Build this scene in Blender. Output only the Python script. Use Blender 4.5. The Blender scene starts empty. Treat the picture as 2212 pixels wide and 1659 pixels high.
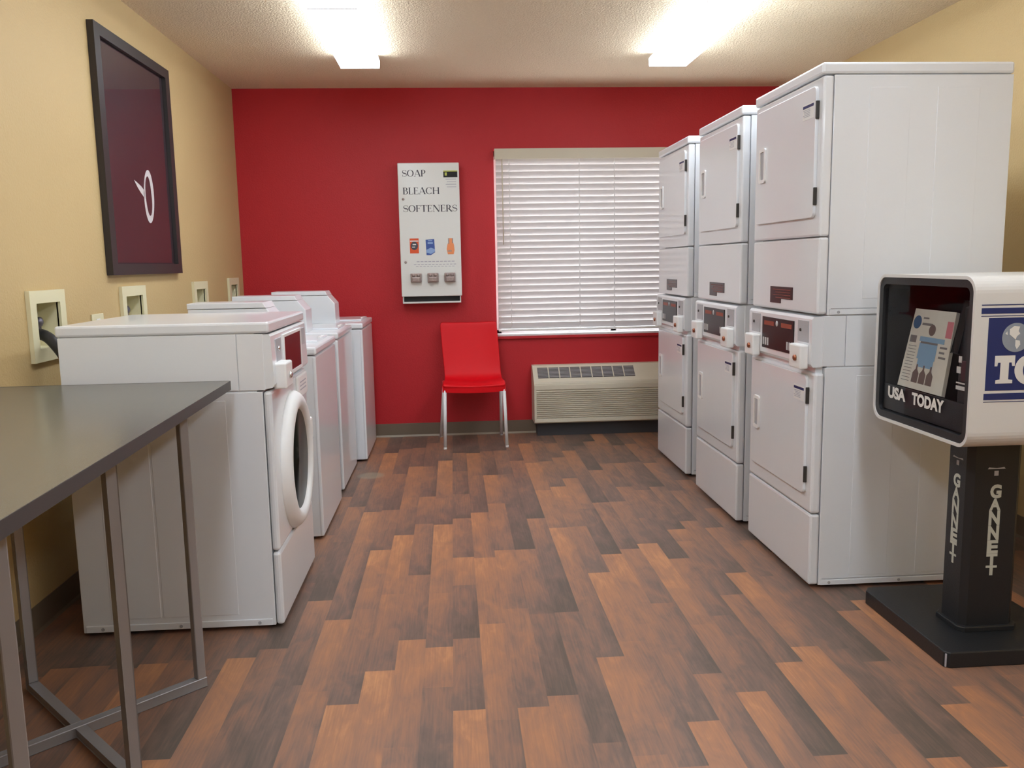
import bpy, bmesh, math, random
from mathutils import Vector, Matrix
random.seed(7)
S = bpy.context.scene
COL = S.collection
PI = math.pi

# ------------------------------------------------------------------ materials
def srgb(r, g, b):
    f = lambda c: (c/255/12.92) if c/255 <= .04045 else ((c/255+.055)/1.055)**2.4
    return (f(r), f(g), f(b), 1)

def mat(name, col, rough=.5, metal=0, spec=.5, bump=0, bscale=200, var=0, vscale=6, coat=0, detail=3):
    m = bpy.data.materials.new(name); m.use_nodes = True
    nt = m.node_tree; N = nt.nodes; L = nt.links
    p = N['Principled BSDF']
    p.inputs['Base Color'].default_value = col
    p.inputs['Roughness'].default_value = rough
    p.inputs['Metallic'].default_value = metal
    p.inputs['Specular IOR Level'].default_value = spec
    p.inputs['Coat Weight'].default_value = coat
    p.inputs['Coat Roughness'].default_value = .08
    tc = N.new('ShaderNodeTexCoord')
    nz = N.new('ShaderNodeTexNoise'); nz.inputs['Scale'].default_value = vscale; nz.inputs['Detail'].default_value = 4
    L.new(tc.outputs['Object'], nz.inputs['Vector'])
    v = var if var else .015
    mp = N.new('ShaderNodeMapRange'); mp.inputs['To Min'].default_value = 1-v; mp.inputs['To Max'].default_value = 1+v
    L.new(nz.outputs['Fac'], mp.inputs['Value'])
    mx = N.new('ShaderNodeMix'); mx.data_type = 'RGBA'; mx.blend_type = 'MULTIPLY'; mx.inputs['Factor'].default_value = 1
    mx.inputs['A'].default_value = col
    L.new(mp.outputs['Result'], mx.inputs['B'])
    L.new(mx.outputs['Result'], p.inputs['Base Color'])
    if bump:
        n2 = N.new('ShaderNodeTexNoise'); n2.inputs['Scale'].default_value = bscale; n2.inputs['Detail'].default_value = detail
        L.new(tc.outputs['Object'], n2.inputs['Vector'])
        b = N.new('ShaderNodeBump'); b.inputs['Strength'].default_value = bump; b.inputs['Distance'].default_value = .01
        L.new(n2.outputs['Fac'], b.inputs['Height']); L.new(b.outputs['Normal'], p.inputs['Normal'])
    return m

M = {}
M['enamel'] = mat('white_enamel', (.765, .785, .812, 1), .34, spec=.5, coat=.6)
M['plastic_w'] = mat('white_plastic', (.83, .83, .82, 1), .35)
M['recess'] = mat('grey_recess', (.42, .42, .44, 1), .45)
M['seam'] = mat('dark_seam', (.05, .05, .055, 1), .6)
M['black_gloss'] = mat('black_gloss', (.016, .015, .016, 1), .28, spec=.22)
M['maroon_gloss'] = mat('maroon_gloss', (.035, .012, .015, 1), .22, spec=.3)
M['porthole'] = mat('dark_porthole_glass', (.018, .019, .014, 1), .3, spec=.14)
M['print_w'] = mat('pale_print', (.55, .55, .55, 1), .5)
M['print_o'] = mat('orange_print', srgb(150, 70, 50), .5)
M['chrome'] = mat('chrome', (.75, .75, .76, 1), .15, 1)
M['copper'] = mat('copper_lock', srgb(170, 110, 85), .3, 1)
M['hinge'] = mat('hinge_dark', (.06, .055, .05, 1), .4, .6)
M['paper'] = mat('paper', (.78, .77, .76, 1), .7, var=.05, vscale=60)
M['newsprint'] = mat('newsprint_paper', srgb(214, 209, 192), .75, var=.06, vscale=50)
M['navy'] = mat('navy_print', srgb(32, 38, 92), .5)
M['tan'] = mat('tan_paint', srgb(196, 169, 120), .6, bump=.22, bscale=110, var=.03, vscale=2)
M['red'] = mat('red_paint', srgb(186, 26, 36), .55, bump=.18, bscale=120, var=.04, vscale=2)
M['ceil'] = mat('popcorn_ceiling', srgb(238, 218, 186), .9, bump=1.0, bscale=110, var=.05, vscale=70, detail=6)
M['base'] = mat('vinyl_baseboard', srgb(112, 98, 82), .5, var=.04)
M['base_edge'] = mat('vinyl_baseboard_toe', srgb(150, 138, 120), .5)
M['red_plastic'] = mat('red_plastic', srgb(218, 12, 26), .45, spec=.25, var=.02)
M['alu'] = mat('satin_aluminium', srgb(226, 226, 226), .4, .0)
M['steel'] = mat('gunmetal_tube', srgb(152, 149, 150), .38, .3)
M['laminate'] = mat('grey_laminate', srgb(92, 89, 82), .24, var=.08, vscale=160, spec=.6)
M['lam_edge'] = mat('dark_edge_band', srgb(66, 62, 62), .45)
M['beige'] = mat('beige_plastic', srgb(206, 198, 178), .45)
M['beige_dark'] = mat('dark_grille', srgb(92, 88, 86), .5)
M['box_white'] = mat('outlet_box_plastic', srgb(222, 214, 178), .45)
M['black_rubber'] = mat('black_rubber', (.018, .018, .022, 1), .35)
M['frame'] = mat('espresso_frame', srgb(44, 39, 39), .45)
M['print'] = mat('plum_print', srgb(56, 33, 42), .6)
M['white_print'] = mat('white_swirl', (.9, .89, .87, 1), .5)
M['disp'] = mat('dispenser_white', srgb(226, 228, 224), .32, coat=.2)
M['ink'] = mat('grey_ink', srgb(70, 70, 78), .5)
M['ink_light'] = mat('faded_ink', srgb(176, 176, 186), .5)
M['orange'] = mat('orange_pack', srgb(226, 88, 40), .45)
M['orange_l'] = mat('orange_bottle', srgb(240, 150, 96), .45)
M['blue'] = mat('blue_pack', srgb(60, 88, 160), .45)
M['blue_l'] = mat('light_blue_pack', srgb(140, 170, 215), .45)
M['knurl'] = mat('worn_metal', srgb(165, 150, 146), .4, .5, var=.4, vscale=90)
M['yellow'] = mat('yellow_green', srgb(190, 196, 90), .5)
M['blackp'] = mat('black_powdercoat', (.014, .015, .017, 1), .42, bump=.1, bscale=300)
M['blackin'] = mat('black_interior', (.018, .018, .02, 1), .5)
M['rackw'] = mat('rack_white', srgb(214, 212, 208), .35, var=.02)
M['rackblue'] = mat('rack_blue', srgb(26, 42, 98), .45, var=.08, vscale=30)
M['rackwht'] = mat('rack_lettering', srgb(220, 218, 212), .5)
M['globe_g'] = mat('globe_grey', srgb(138, 146, 156), .5, var=.1, vscale=40)
M['letters'] = mat('silver_letters', srgb(190, 192, 180), .5)
M['news_b'] = mat('news_blue', srgb(130, 165, 190), .7)
M['news_db'] = mat('news_teal', srgb(50, 95, 130), .7)
M['news_r'] = mat('news_red', srgb(205, 120, 125), .7)
M['news_g'] = mat('news_grey', srgb(120, 116, 112), .7)
M['news_br'] = mat('news_brown', srgb(108, 92, 84), .7)
M['dark_red'] = mat('dark_red_coin', srgb(70, 28, 34), .4)
M['sill'] = mat('white_sill', (.82, .80, .80, 1), .4)
M['pan'] = mat('fixture_pan', (.8, .8, .78, 1), .5)
M['steel_pipe'] = mat('brass_valve', srgb(120, 116, 130), .35, .6)

def glass_mat(name, tint=(1, 1, 1, 1), rough=0.0, ior=1.45, mixf=None):
    """thin pane: mostly transparent with a fresnel reflection"""
    m = bpy.data.materials.new(name); m.use_nodes = True
    nt = m.node_tree; N = nt.nodes; L = nt.links
    N.remove(N['Principled BSDF'])
    out = N['Material Output']
    tr = N.new('ShaderNodeBsdfTransparent'); tr.inputs['Color'].default_value = tint
    gl = N.new('ShaderNodeBsdfGlossy'); gl.inputs['Roughness'].default_value = rough
    fr = N.new('ShaderNodeFresnel'); fr.inputs['IOR'].default_value = ior
    mx = N.new('ShaderNodeMixShader')
    ge = N.new('ShaderNodeNewGeometry'); iv = N.new('ShaderNodeMath'); iv.operation = 'SUBTRACT'; iv.inputs[0].default_value = 1
    ml = N.new('ShaderNodeMath'); ml.operation = 'MULTIPLY'
    L.new(ge.outputs['Backfacing'], iv.inputs[1]); L.new(iv.outputs[0], ml.inputs[0]); L.new(fr.outputs[0], ml.inputs[1])
    L.new(ml.outputs[0], mx.inputs[0]); L.new(tr.outputs[0], mx.inputs[1]); L.new(gl.outputs[0], mx.inputs[2])
    L.new(mx.outputs[0], out.inputs['Surface'])
    return m
M['pane'] = glass_mat('window_glass', (.95, .97, .97, 1))
M['pic_glass'] = glass_mat('picture_glass', (.96, .96, .96, 1), .02, 1.75)
M['rack_glass'] = glass_mat('rack_acrylic', (.92, .92, .93, 1), .03, 1.22)
M['door_glass'] = glass_mat('door_glass', (.55, .58, .56, 1), .02, 1.5)

def emit_mat(name, col, s):
    m = bpy.data.materials.new(name); m.use_nodes = True
    p = m.node_tree.nodes['Principled BSDF']
    p.inputs['Base Color'].default_value = (.9, .9, .88, 1)
    p.inputs['Emission Color'].default_value = col
    p.inputs['Emission Strength'].default_value = s
    return m
M['lens'] = emit_mat('lit_acrylic_lens', (.83, .94, 1.07, 1), 13)

def slat_mat():
    m = bpy.data.materials.new('blind_slat'); m.use_nodes = True
    nt = m.node_tree; N = nt.nodes; L = nt.links
    p = N['Principled BSDF']; p.inputs['Base Color'].default_value = (.70, .66, .62, 1); p.inputs['Roughness'].default_value = .35
    t = N.new('ShaderNodeBsdfTranslucent'); t.inputs['Color'].default_value = (.8, .78, .82, 1)
    mx = N.new('ShaderNodeMixShader'); mx.inputs[0].default_value = .2
    L.new(p.outputs[0], mx.inputs[1]); L.new(t.outputs[0], mx.inputs[2]); L.new(mx.outputs[0], N['Material Output'].inputs['Surface'])
    return m
M['slat'] = slat_mat()

def floor_mat():
    m = bpy.data.materials.new('vinyl_wood_strips'); m.use_nodes = True
    nt = m.node_tree; N = nt.nodes; L = nt.links
    p = N['Principled BSDF']
    at = N.new('ShaderNodeVertexColor'); at.layer_name = 'plank'
    sp = N.new('ShaderNodeSeparateColor'); L.new(at.outputs['Color'], sp.inputs[0])
    tc = N.new('ShaderNodeTexCoord')
    # stretched figure, shifted per strip
    mp = N.new('ShaderNodeMapping'); mp.inputs['Scale'].default_value = (16, 5, 1)
    L.new(tc.outputs['Object'], mp.inputs['Vector'])
    add = N.new('ShaderNodeVectorMath'); add.operation = 'ADD'
    L.new(mp.outputs[0], add.inputs[0])
    cmb = N.new('ShaderNodeCombineXYZ')
    ml = N.new('ShaderNodeMath'); ml.operation = 'MULTIPLY'; ml.inputs[1].default_value = 57
    L.new(sp.outputs[1], ml.inputs[0]); L.new(ml.outputs[0], cmb.inputs[2]); L.new(cmb.outputs[0], add.inputs[1])
    n1 = N.new('ShaderNodeTexNoise'); n1.inputs['Scale'].default_value = 1.0; n1.inputs['Detail'].default_value = 5; n1.inputs['Roughness'].default_value = .6
    n1.inputs['Distortion'].default_value = .8
    L.new(add.outputs[0], n1.inputs['Vector'])
    mp2 = N.new('ShaderNodeMapping'); mp2.inputs['Scale'].default_value = (160, 6, 1)
    L.new(tc.outputs['Object'], mp2.inputs['Vector'])
    n2 = N.new('ShaderNodeTexNoise'); n2.inputs['Scale'].default_value = 1.0; n2.inputs['Detail'].default_value = 3
    L.new(mp2.outputs[0], n2.inputs['Vector'])
    # value = tone - .45*t + figure
    def mth(op, a, b):
        k = N.new('ShaderNodeMath'); k.operation = op
        for i, v in enumerate((a, b)):
            if isinstance(v, (int, float)): k.inputs[i].default_value = v
            else: L.new(v, k.inputs[i])
        return k.outputs[0]
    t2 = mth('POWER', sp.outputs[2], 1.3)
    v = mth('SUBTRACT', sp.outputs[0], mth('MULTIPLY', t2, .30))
    v = mth('ADD', v, mth('MULTIPLY', mth('SUBTRACT', n1.outputs['Fac'], .5), .80))
    v = mth('ADD', v, mth('MULTIPLY', mth('SUBTRACT', n2.outputs['Fac'], .5), .46))
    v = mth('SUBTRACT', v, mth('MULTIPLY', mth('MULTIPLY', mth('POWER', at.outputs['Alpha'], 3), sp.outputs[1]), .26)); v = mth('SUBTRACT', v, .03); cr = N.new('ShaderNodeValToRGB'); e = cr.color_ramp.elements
    e[0].position = 0; e[0].color = srgb(92, 80, 71)
    e[1].position = 1; e[1].color = srgb(194, 138, 95)
    for pos, c in ((.28, (116, 94, 83)), (.5, (143, 106, 86)), (.75, (166, 117, 86))):
        q = e.new(pos); q.color = srgb(*c)
    L.new(v, cr.inputs[0])
    # worn grey patch by the far washer
    vd = N.new('ShaderNodeVectorMath'); vd.operation = 'SUBTRACT'; vd.inputs[1].default_value = (-.535, 5.20, 0)
    L.new(tc.outputs['Object'], vd.inputs[0])
    vs = N.new('ShaderNodeVectorMath'); vs.operation = 'MULTIPLY'; vs.inputs[1].default_value = (1/.085, 1/.085, 0)
    L.new(vd.outputs[0], vs.inputs[0])
    ln = N.new('ShaderNodeVectorMath'); ln.operation = 'LENGTH'; L.new(vs.outputs[0], ln.inputs[0])
    mr = N.new('ShaderNodeMapRange'); mr.inputs['From Min'].default_value = .75; mr.inputs['From Max'].default_value = 1.1
    mr.inputs['To Min'].default_value = .6; mr.inputs['To Max'].default_value = 0
    L.new(ln.outputs['Value'], mr.inputs['Value'])
    mx = N.new('ShaderNodeMix'); mx.data_type = 'RGBA'; mx.inputs['B'].default_value = srgb(150, 142, 122)
    L.new(cr.outputs[0], mx.inputs['A']); L.new(mr.outputs[0], mx.inputs['Factor'])
    L.new(mx.outputs['Result'], p.inputs['Base Color'])
    p.inputs['Roughness'].default_value = .42
    p.inputs['Specular IOR Level'].default_value = .28
    bp = N.new('ShaderNodeBump'); bp.inputs['Strength'].default_value = .06; bp.inputs['Distance'].default_value = .004
    L.new(n2.outputs['Fac'], bp.inputs['Height']); L.new(bp.outputs[0], p.inputs['Normal'])
    return m
M['floor'] = floor_mat()

# ------------------------------------------------------------------ mesh helpers
class MB:
    def __init__(s): s.bm = bmesh.new()
    def _merge(s, b, smooth=False):
        if smooth:
            for f in b.faces: f.smooth = True
        me = bpy.data.meshes.new('t'); b.to_mesh(me); b.free(); s.bm.from_mesh(me); bpy.data.meshes.remove(me); return s
    def box(s, x0, x1, y0, y1, z0, z1, bev=0, seg=2):
        b = bmesh.new(); bmesh.ops.create_cube(b, size=1)
        for v in b.verts:
            v.co = Vector(((x0+x1)/2+v.co.x*(x1-x0), (y0+y1)/2+v.co.y*(y1-y0), (z0+z1)/2+v.co.z*(z1-z0)))
        if bev: bmesh.ops.bevel(b, geom=b.edges[:], offset=bev, segments=seg, affect='EDGES', profile=.5, clamp_overlap=True)
        return s._merge(b)
    def prism(s, pts, axis, a, c, bev=0):
        """2D polygon extruded along an axis; pts are (u,v) on the other two axes in order"""
        b = bmesh.new(); n = len(pts)
        def P(u, v, w): return {'x': (w, u, v), 'y': (u, w, v), 'z': (u, v, w)}[axis]
        A = [b.verts.new(P(u, v, a)) for u, v in pts]; B = [b.verts.new(P(u, v, c)) for u, v in pts]
        fs = [b.faces.new(A), b.faces.new(B)]
        for i in range(n): b.faces.new((A[i], A[(i+1) % n], B[(i+1) % n], B[i]))
        bmesh.ops.recalc_face_normals(b, faces=b.faces[:])
        if bev:
            bmesh.ops.bevel(b, geom=[e for f in fs for e in f.edges], offset=bev, segments=2, affect='EDGES', profile=.5)
        return s._merge(b)
    def ring(s, outer, inner, axis, a, c):
        """frame: outer polygon minus inner polygon (same count) extruded"""
        b = bmesh.new(); n = len(outer)
        def P(q, w): u, v = q; return {'x': (w, u, v), 'y': (u, w, v), 'z': (u, v, w)}[axis]
        o0 = [b.verts.new(P(q, a)) for q in outer]; i0 = [b.verts.new(P(q, a)) for q in inner]
        o1 = [b.verts.new(P(q, c)) for q in outer]; i1 = [b.verts.new(P(q, c)) for q in inner]
        for k in range(n):
            l = (k+1) % n
            b.faces.new((o0[k], o0[l], i0[l], i0[k])); b.faces.new((o1[k], o1[l], i1[l], i1[k]))
            b.faces.new((o0[k], o0[l], o1[l], o1[k])); b.faces.new((i0[k], i0[l], i1[l], i1[k]))
        bmesh.ops.recalc_face_normals(b, faces=b.faces[:])
        return s._merge(b)
    def lathe(s, prof, c, axis, n=48, smooth=True):
        """prof: (radius, offset along axis)"""
        b = bmesh.new(); R = []
        for r, w in prof:
            row = []
            for k in range(n):
                u, v = r*math.cos(2*PI*k/n), r*math.sin(2*PI*k/n)
                q = {'x': (w, u, v), 'y': (u, w, v), 'z': (u, v, w)}[axis]
                row.append(b.verts.new(Vector(c)+Vector(q)))
            R.append(row)
        for i in range(len(R)-1):
            for k in range(n): b.faces.new((R[i][k], R[i][(k+1) % n], R[i+1][(k+1) % n], R[i+1][k]))
        for row, r in ((R[0], prof[0][0]), (R[-1], prof[-1][0])):
            if r > 1e-6: b.faces.new(row)
        bmesh.ops.remove_doubles(b, verts=b.verts[:], dist=1e-6)
        bmesh.ops.recalc_face_normals(b, faces=b.faces[:])
        return s._merge(b, smooth)
    def tube(s, pts, r, n=14, caps=True, r1=None):
        b = bmesh.new(); pts = [Vector(p) for p in pts]; rows = []; prev = None
        for i, p in enumerate(pts):
            t = (pts[min(i+1, len(pts)-1)]-pts[max(i-1, 0)]).normalized()
            if prev is None:
                a = t.orthogonal().normalized()
            else:
                a = (prev-t*prev.dot(t)).normalized()
            prev = a; c = t.cross(a)
            rr = r if r1 is None else r+(r1-r)*i/(len(pts)-1)
            rows.append([b.verts.new(p+a*rr*math.cos(2*PI*k/n)+c*rr*math.sin(2*PI*k/n)) for k in range(n)])
        for i in range(len(rows)-1):
            for k in range(n): b.faces.new((rows[i][k], rows[i][(k+1) % n], rows[i+1][(k+1) % n], rows[i+1][k]))
        if caps: b.faces.new(rows[0]); b.faces.new(rows[-1])
        bmesh.ops.recalc_face_normals(b, faces=b.faces[:])
        return s._merge(b, True)
    def bar(s, p, q, w, d, up=(0, 0, 1), bev=.002):
        """rectangular bar from p to q; w across, d along 'up'"""
        p, q = Vector(p), Vector(q); t = (q-p).normalized(); u = Vector(up); u = (u-t*u.dot(t)).normalized(); c = t.cross(u)
        b = bmesh.new(); bmesh.ops.create_cube(b, size=1); ln = (q-p).length; m = (p+q)/2
        for v in b.verts: v.co = m+t*v.co.x*ln+c*v.co.y*w+u*v.co.z*d
        if bev: bmesh.ops.bevel(b, geom=b.edges[:], offset=bev, segments=1, affect='EDGES')
        bmesh.ops.recalc_face_normals(b, faces=b.faces[:])
        return s._merge(b)
    def quads(s, verts, faces, smooth=False):
        b = bmesh.new(); V = [b.verts.new(v) for v in verts]
        for f in faces:
            try: b.faces.new([V[i] for i in f])
            except ValueError: pass
        bmesh.ops.recalc_face_normals(b, faces=b.faces[:])
        return s._merge(b, smooth)
    def build(s, name, m, parent=None, origin=None):
        me = bpy.data.meshes.new(name); s.bm.normal_update(); s.bm.to_mesh(me); s.bm.free()
        o = bpy.data.objects.new(name, me); COL.objects.link(o)
        me.materials.append(M[m] if isinstance(m, str) else m)
        off = Vector((0, 0, 0))
        if parent is not None:
            o.parent = parent; off = worldloc(parent)
        elif origin is not None:
            off = Vector(origin); o.location = off
        me.transform(Matrix.Translation(-off))
        return o

def worldloc(o):
    v = Vector(o.location); p = o.parent
    while p: v += Vector(p.location); p = p.parent
    return v

def thing(name, label, cat, loc, group=None):
    o = bpy.data.objects.new(name, None); COL.objects.link(o); o.location = loc; o.empty_display_size = .1
    o['label'] = label; o['category'] = cat
    if group: o['group'] = group
    return o
def tag(o, label, cat, group=None, kind=None):
    o['label'] = label; o['category'] = cat
    if group: o['group'] = group
    if kind: o['kind'] = kind
    return o
def struct(name, mb, m, origin=None):
    o = mb.build(name, m, None, origin); o['kind'] = 'structure'; return o
def copy_tree(o, loc, label, group=None):
    r = o.copy(); COL.objects.link(r); r.location = loc; r['label'] = label
    if group: r['group'] = group
    for ch in list(o.children):
        c = ch.copy(); COL.objects.link(c); c.parent = r
        for g in list(ch.children):
            d = g.copy(); COL.objects.link(d); d.parent = c
    return r

def rrect(u0, u1, v0, v1, r, n=6):
    P = []
    for cu, cv, a in ((u1-r, v0+r, -90), (u1-r, v1-r, 0), (u0+r, v1-r, 90), (u0+r, v0+r, 180)):
        for k in range(n+1):
            t = math.radians(a+90*k/n); P.append((cu+r*math.cos(t), cv+r*math.sin(t)))
    return P

# lettering: the built-in font, turned into mesh and laid on a plane
_fc = {}
def glyphs(text, bold=0.0):
    key = (text, bold)
    if key in _fc: return _fc[key]
    c = bpy.data.curves.new('t', 'FONT'); c.body = text; c.offset = bold; c.resolution_u = 4
    o = bpy.data.objects.new('t', c); COL.objects.link(o)
    dg = bpy.context.evaluated_depsgraph_get()
    me = bpy.data.meshes.new_from_object(o.evaluated_get(dg))
    V = [tuple(v.co) for v in me.vertices]; F = [tuple(p.vertices) for p in me.polygons]
    bpy.data.objects.remove(o); bpy.data.curves.remove(c); bpy.data.meshes.remove(me)
    x0 = min(v[0] for v in V); x1 = max(v[0] for v in V); y0 = min(v[1] for v in V); y1 = max(v[1] for v in V)
    V = [((v[0]-x0)/(x1-x0), (v[1]-y0)/(y1-y0)) for v in V]
    _fc[key] = (V, F); return V, F
def put_text(mb, text, o, u, v, w, h, bold=0.0):
    V, F = glyphs(text, bold); o, u, v = Vector(o), Vector(u), Vector(v)
    mb.quads([o+u*(x*w)+v*(y*h) for x, y in V], F); return mb
def put_poly(mb, polys, o, u, v, w, h):
    o, u, v = Vector(o), Vector(u), Vector(v)
    for P in polys:
        mb.quads([o+u*(x*w)+v*(y*h) for x, y in P], [tuple(range(len(P)))])
    return mb

# thick-and-thin roman capitals drawn as polygons (unit height)
def _q(x0, y0, x1, y1, w):
    dx, dy = x1-x0, y1-y0; l = math.hypot(dx, dy); nx, ny = -dy/l*w/2, dx/l*w/2
    return [(x0+nx, y0+ny), (x1+nx, y1+ny), (x1-nx, y1-ny), (x0-nx, y0-ny)]
def _v(x, w, y0=0, y1=1): return [(x-w/2, y0), (x+w/2, y0), (x+w/2, y1), (x-w/2, y1)]
def _h(x0, x1, y, w): return [(x0, y-w/2), (x1, y-w/2), (x1, y+w/2), (x0, y+w/2)]
def _arc(cx, cy, rx, ry, a0, a1, wx, wy, n=14):
    Q = []
    for k in range(n):
        p = []
        for a in (a0+(a1-a0)*k/n, a0+(a1-a0)*(k+1)/n):
            t = math.radians(a); p.append(((cx+rx*math.cos(t), cy+ry*math.sin(t)), (cx+(rx-wx)*math.cos(t), cy+(ry-wy)*math.sin(t))))
        Q.append([p[0][0], p[1][0], p[1][1], p[0][1]])
    return Q
TK, TN, SF = .15, .045, .05
def _ser(x, y, w=.26): return _h(x-w/2, x+w/2, y+(TN/2 if y < .5 else -TN/2), TN)
def _S():
    P = []; n = 26; pts = []
    for k in range(n+1):
        t = k/n
        if t < .5: a = math.radians(40+ (270-40)*t*2); pts.append((.3+.24*math.cos(a), .735+.235*math.sin(a)))
        else: a = math.radians(90-(90+140)*(t-.5)*2); pts.append((.3+.26*math.cos(a), .265+.235*math.sin(a)))
    for k in range(n):
        w = TN+(TK*1.1-TN)*math.exp(-((k+.5)/n-.5)**2/.035)
        P.append(_q(*pts[k], *pts[k+1], w))
    P += [_v(.5, TN, .70, .97), _v(.06, TN, .03, .3)]
    return P
ROMAN = {
 'S': (.6, _S()),
 'O': (.9, _arc(.45, .5, .43, .51, 0, 360, TK, TN, 28)),
 'A': (.86, [_q(.44, 1, .78, 0, TK), _q(.42, 1, .1, 0, TN), _h(.22, .62, .32, TN), _ser(.1, 0, .22), _ser(.78, 0, .28)]),
 'P': (.66, [_v(.16, TK), _ser(.16, 0), _h(.06, .36, 1-TN/2, TN), _h(.16, .36, .44, TN)]+_arc(.34, .71, .28, .29, -90, 90, TK, TN)),
 'B': (.7, [_v(.16, TK), _h(.04, .4, 1-TN/2, TN), _h(.16, .4, .53, TN), _h(.04, .4, TN/2, TN)]+_arc(.36, .765, .24, .235, -90, 90, TK, TN)+_arc(.38, .265, .29, .265, -90, 90, TK, TN)),
 'L': (.64, [_v(.16, TK), _ser(.16, 1), _h(.04, .58, TN/2, TN), _v(.57, TN, 0, .22)]),
 'E': (.66, [_v(.16, TK), _h(.04, .56, 1-TN/2, TN), _h(.16, .46, .52, TN), _h(.04, .6, TN/2, TN), _v(.55, TN, .8, 1), _v(.46, TN, .42, .62), _v(.59, TN, 0, .22)]),
 'C': (.84, _arc(.45, .5, .43, .51, 42, 318, TK, TN, 24)+[_v(.75, TN, .68, .98), _v(.75, TN, .04, .24)]),
 'H': (.94, [_v(.17, TK), _v(.77, TK), _h(.17, .77, .51, TN), _ser(.17, 0), _ser(.17, 1), _ser(.77, 0), _ser(.77, 1)]),
 'F': (.62, [_v(.16, TK), _ser(.16, 0), _h(.04, .56, 1-TN/2, TN), _h(.16, .46, .52, TN), _v(.55, TN, .78, 1), _v(.46, TN, .42, .62)]),
 'T': (.76, [_v(.38, TK), _ser(.38, 0), _h(.03, .73, 1-TN/2, TN), _v(.05, TN, .78, 1), _v(.71, TN, .78, 1)]),
 'N': (.94, [_v(.15, TN), _v(.79, TN), _q(.17, 1, .77, 0, TK), _ser(.15, 0, .2), _ser(.79, 1, .2), _h(.04, .2, 1-TN/2, TN)]),
 'R': (.8, [_v(.16, TK), _ser(.16, 0), _h(.06, .36, 1-TN/2, TN), _h(.16, .36, .48, TN), _q(.36, .48, .72, 0, TK), _ser(.72, 0, .2)]+_arc(.34, .735, .27, .265, -90, 90, TK, TN)),
}
def put_roman(mb, text, o, u, v, w, h):
    tot = sum(ROMAN[c][0] for c in text); x = 0
    for c in text:
        adv, P = ROMAN[c]
        put_poly(mb, [[((x+a)/tot, b) for a, b in q] for q in P], o, u, v, w, h); x += adv
    return mb

# ------------------------------------------------------------------ room
XL, XR, YB, YF, ZC = -1.522, 2.562, 6.397, -3.6, 2.54
WX0, WX1, WZ0, WZ1 = .322, 2.12, .757, 2.105          # window opening
# floor: strips of printed vinyl
J = [(-.718,2.745,'b'),(-.601,3.409,'d'),(-.558,3.924,'d'),(-.537,2.536,'d'),(-.468,5.824,'b'),(-.453,3.023,'b'),(-.452,4.405,'b'),(-.367,5.217,'m'),(-.353,2.402,'b'),(-.352,3.787,'b'),(-.274,3.993,'b'),(-.272,5.4,'b'),(-.262,2.605,'b'),(-.166,3.448,'m'),(-.076,3.239,'m'),(-.075,2.756,'b'),(-.074,2.477,'d'),(-.074,5.541,'b'),(-.073,4.138,'b'),(-.073,4.624,'m'),(.013,3.644,'b'),(.015,2.333,'b'),(.015,2.815,'m'),(.016,3.312,'d'),(.018,4.699,'d'),(.108,4.323,'b'),(.115,5.737,'b'),(.117,2.927,'b'),(.189,3.053,'m'),(.207,5.112,'b'),(.208,2.331,'b'),(.21,3.719,'b'),(.295,2.39,'m'),(.295,2.994,'d'),(.302,4.393,'d'),(.388,3.528,'d'),(.39,3.001,'d'),(.391,2.125,'d'),(.395,4.906,'d'),(.475,5.395,'b'),(.48,2.624,'b'),(.483,4.015,'b'),(.572,3.389,'b'),(.575,1.995,'m'),(.578,4.785,'b'),(.665,2.206,'b'),(.668,3.608,'b'),(.673,4.967,'b'),(.783,3.044,'m'),(.789,4.426,'m'),(.86,3.73,'b'),(.862,2.354,'b'),(.873,2.84,'m'),(.954,2.908,'d'),(.955,2.01,'m'),(.965,4.73,'m'),(1.034,3.742,'m'),(1.05,2.527,'b'),(1.056,5.311,'m'),(1.064,3.92,'b'),(1.139,3.322,'b'),(1.148,4.707,'m'),(1.237,2.601,'d'),(1.318,3.118,'d'),(1.411,2.224,'b'),(1.482,2.988,'b')]
PW = .0935; X0 = .015-PW/2
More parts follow.
